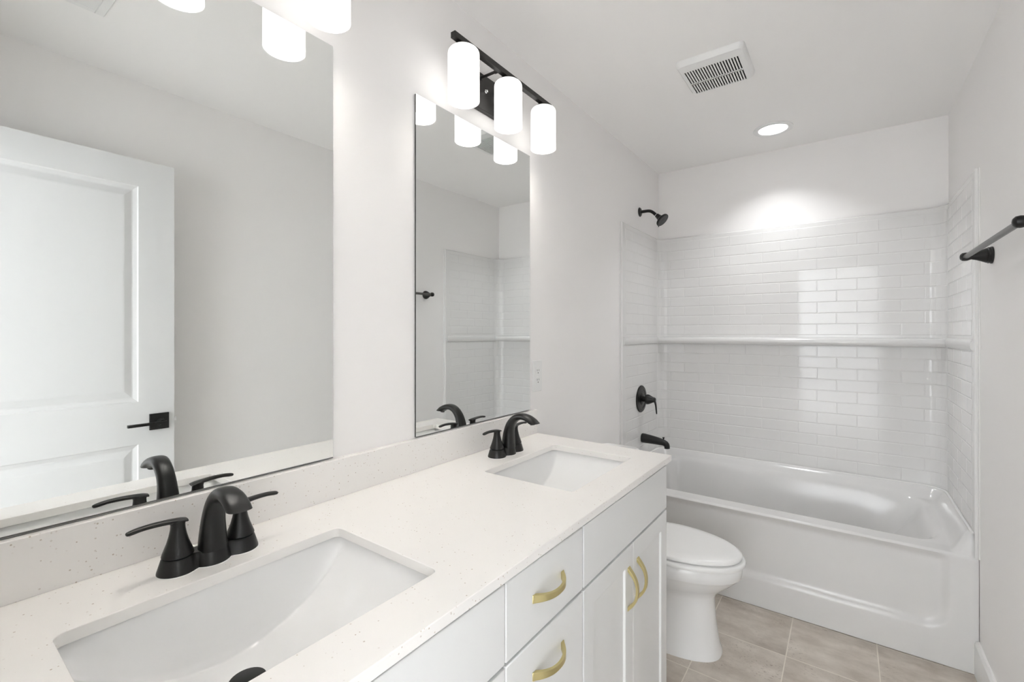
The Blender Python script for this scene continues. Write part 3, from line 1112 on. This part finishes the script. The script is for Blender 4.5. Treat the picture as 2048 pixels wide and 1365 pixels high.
t = thing('tub_spout', 'black tub spout with a diverter knob, low on the left tub wall', 'tub spout', (XF, 2.790, 0.672))
bm = BM(); lathe(bm, [(0.0315, 0.0), (0.0315, 0.003)], axis='X', n=32); obj('wall_seal', bm, M_CAULK, t, smooth=40)['label'] = 'white seal ring'
bm = BM()
sp = spline([(0.003, 0.0, 0.029, 0.029), (0.02, 0.0, 0.0295, 0.0290), (0.07, -0.003, 0.0265, 0.0255), (0.115, -0.008, 0.0235, 0.0215), (0.138, -0.012, 0.0215, 0.0185), (0.151, -0.019, 0.020, 0.0175), (0.157, -0.030, 0.0195, 0.0165), (0.158, -0.043, 0.019, 0.016)], 6)
sweep(bm, [(p[0], 0, p[1]) for p in sp], [(p[2], p[3]) for p in sp], (0, 1, 0), 28)
obj('spout_body', bm, M_BLACK, t, smooth=50)
bm = BM(); lathe(bm, [(0.0035, 0.0), (0.0035, 0.008), (0.007, 0.014), (0.007, 0.017), (0.004, 0.018)], (0.136, 0, 0.004), 'Z', 16)
obj('diverter_knob', bm, M_BLACK, t, smooth=40)

# ================================================================== TOWEL BAR
t = thing('towel_bar', 'black towel bar with grey rod on the right wall', 'towel bar', (W, 1.975, 1.605))
TB, HB = 0.068, 0.325
bm = BM(); lathe(bm, [(0.0085, -HB + 0.008), (0.0085, HB - 0.008)], (-TB, 0, 0), 'Y', 24); obj('rod', bm, M_STEELBAR, t, smooth=40)['label'] = 'satin grey rod'
for s in (-1, 1):
    bm = BM()
    lathe(bm, [(0.0300, -0.0008), (0.0300, -0.0045), (0.0285, -0.006), (0.0278, -0.0075), (0.0285, -0.009), (0.0285, -0.012), (0.0265, -0.0135), (0.0255, -0.0150), (0.0262, -0.0165), (0.0245, -0.019), (0.0195, -0.030), (0.0140, -0.043), (0.0112, -0.054), (0.0125, -0.0575),
               (0.0150, -0.064), (0.0155, -0.070), (0.0140, -0.078), (0.0085, -0.083), (0.002, -0.0845)], (0, s * HB, 0), 'X', 32)
    obj('post', bm, M_BLACK, t, smooth=30)

# ================================================================== OUTLET
t = thing('wall_outlet', 'white duplex wall outlet just right of the far mirror', 'outlet', (0, 1.611, 1.150))
bm = BM()
loft(bm, [[(0.0008, y, z) for y, z in rrect(0, 0, 0.035, 0.0655, 0.004, 3)], [(0.003, y, z) for y, z in rrect(0, 0, 0.035, 0.0655, 0.004, 3)], [(0.0055, y, z) for y, z in rrect(0, 0, 0.0325, 0.063, 0.003, 3)]])
obj('cover_plate', bm, M_PLAST, t, smooth=30)
for s in (-1, 1):
    bm = BM()
    loft(bm, [[(0.005, y, s * 0.0195 + z) for y, z in rrect(0, 0, 0.017, 0.0145, 0.010, 4)], [(0.0072, y, s * 0.0195 + z) for y, z in rrect(0, 0, 0.0165, 0.014, 0.010, 4)]])
    rc = obj('receptacle', bm, M_PLAST, t, smooth=40)
    bm = BM()
    for dy in (-0.0064, 0.0064):
        box(bm, 0.0070, 0.0075, dy - 0.0009, dy + 0.0009, s * 0.0195 + 0.000, s * 0.0195 + 0.008)
    lathe(bm, [(0.0024, 0.0), (0.0024, 0.0005)], (0.0070, 0, s * 0.0195 - 0.007), 'X', 12)
    obj('slots', bm, M_DARK, rc)
bm = BM(); lathe(bm, [(0.003, 0.0), (0.0028, 0.0008)], (0.0054, 0, 0), 'X', 12); obj('screw', bm, M_PLAST, t)

# ================================================================== TOILET
toi = thing('toilet', 'white two-piece toilet with closed lid between the vanity and the tub', 'toilet', (0, CY, 0))


def egg(x0, x1, hw, z, n=56, p=2.0, xm=None):
    """egg outline: back x0, tip x1, widest at xm"""
    xm = xm if xm is not None else x0 + (x1 - x0) * 0.42
    pts = []
    for k in range(n):
        a = 2 * PI * k / n
        c, s = math.cos(a), math.sin(a)
        ax_ = (x1 - xm) if c > 0 else (xm - x0)
        cc = math.copysign(abs(c) ** (2 / p), c)
        ss = math.copysign(abs(s) ** (2 / p), s)
        pts.append((xm + ax_ * cc, hw * ss, z))
    return pts


bm = BM()
loft(bm, [egg(0.14, 0.634, 0.128, 0.0, p=2.6), egg(0.14, 0.632, 0.126, 0.012, p=2.6), egg(0.145, 0.624, 0.119, 0.035, p=2.5), egg(0.15, 0.612, 0.110, 0.12, p=2.4),
          egg(0.15, 0.606, 0.106, 0.19, p=2.3), egg(0.15, 0.607, 0.108, 0.232, p=2.2), egg(0.15, 0.618, 0.122, 0.252), egg(0.16, 0.642, 0.142, 0.275), egg(0.17, 0.671, 0.158, 0.300),
          egg(0.18, 0.693, 0.169, 0.322), egg(0.19, 0.705, 0.174, 0.336), egg(0.192, 0.709, 0.1765, 0.340), egg(0.192, 0.712, 0.178, 0.375), egg(0.195, 0.707, 0.174, 0.385)])
obj('bowl', bm, M_PORC, toi, smooth=40)
bm = BM(); box(bm, 0.03, 0.26, -0.10, 0.10, 0.30, 0.392); obj('tank_deck', bm, M_PORC, toi, bevel=0.02, seg=4)
bm = BM()
loft(bm, [egg(0.225, 0.712, 0.172, 0.3865), egg(0.222, 0.7225, 0.180, 0.3895), egg(0.222, 0.7245, 0.182, 0.398), egg(0.222, 0.7215, 0.179, 0.4055), egg(0.225, 0.713, 0.173, 0.4085)])
obj('seat', bm, M_SEAT, toi, smooth=50)
bm = BM()
loft(bm, [egg(0.235, 0.700, 0.164, 0.4115), egg(0.232, 0.7105, 0.1725, 0.4145), egg(0.232, 0.7115, 0.1735, 0.421), egg(0.233, 0.708, 0.171, 0.427), egg(0.238, 0.694, 0.161, 0.4315), egg(0.26, 0.655, 0.130, 0.4345), egg(0.33, 0.53, 0.06, 0.436)])
obj('lid', bm, M_SEAT, toi, smooth=50)
for s in (-1, 1):
    bm = BM(); box(bm, 0.205, 0.245, s * 0.075 - 0.018, s * 0.075 + 0.018, 0.386, 0.418); obj('lid_hinge', bm, M_SEAT, toi, bevel=0.005)
bm = BM()
loft(bm, [[(x, y, z) for x, y in rrect(0.107, 0, hx_, hy2, 0.03, 5)] for z, hx_, hy2 in ((0.392, 0.085, 0.195), (0.41, 0.092, 0.205), (0.70, 0.095, 0.218), (0.715, 0.095, 0.218))])
obj('tank', bm, M_PORC, toi, smooth=40)
bm = BM()
loft(bm, [[(x, y, z) for x, y in rrect(0.108, 0, hx_, hy2, 0.03, 5)] for z, hx_, hy2 in ((0.716, 0.098, 0.224), (0.722, 0.101, 0.228), (0.738, 0.101, 0.228), (0.746, 0.094, 0.221))])
obj('tank_lid', bm, M_PORC, toi, smooth=40)
bm = BM(); lathe(bm, [(0.012, 0), (0.012, 0.008), (0.006, 0.010), (0.006, 0.018)], (0.2015, -0.16, 0.655), 'X', 16); box(bm, 0.212, 0.220, -0.166, -0.10, 0.649, 0.661)
obj('flush_lever', bm, M_CHROME, toi, smooth=40)['label'] = 'chrome flush lever'
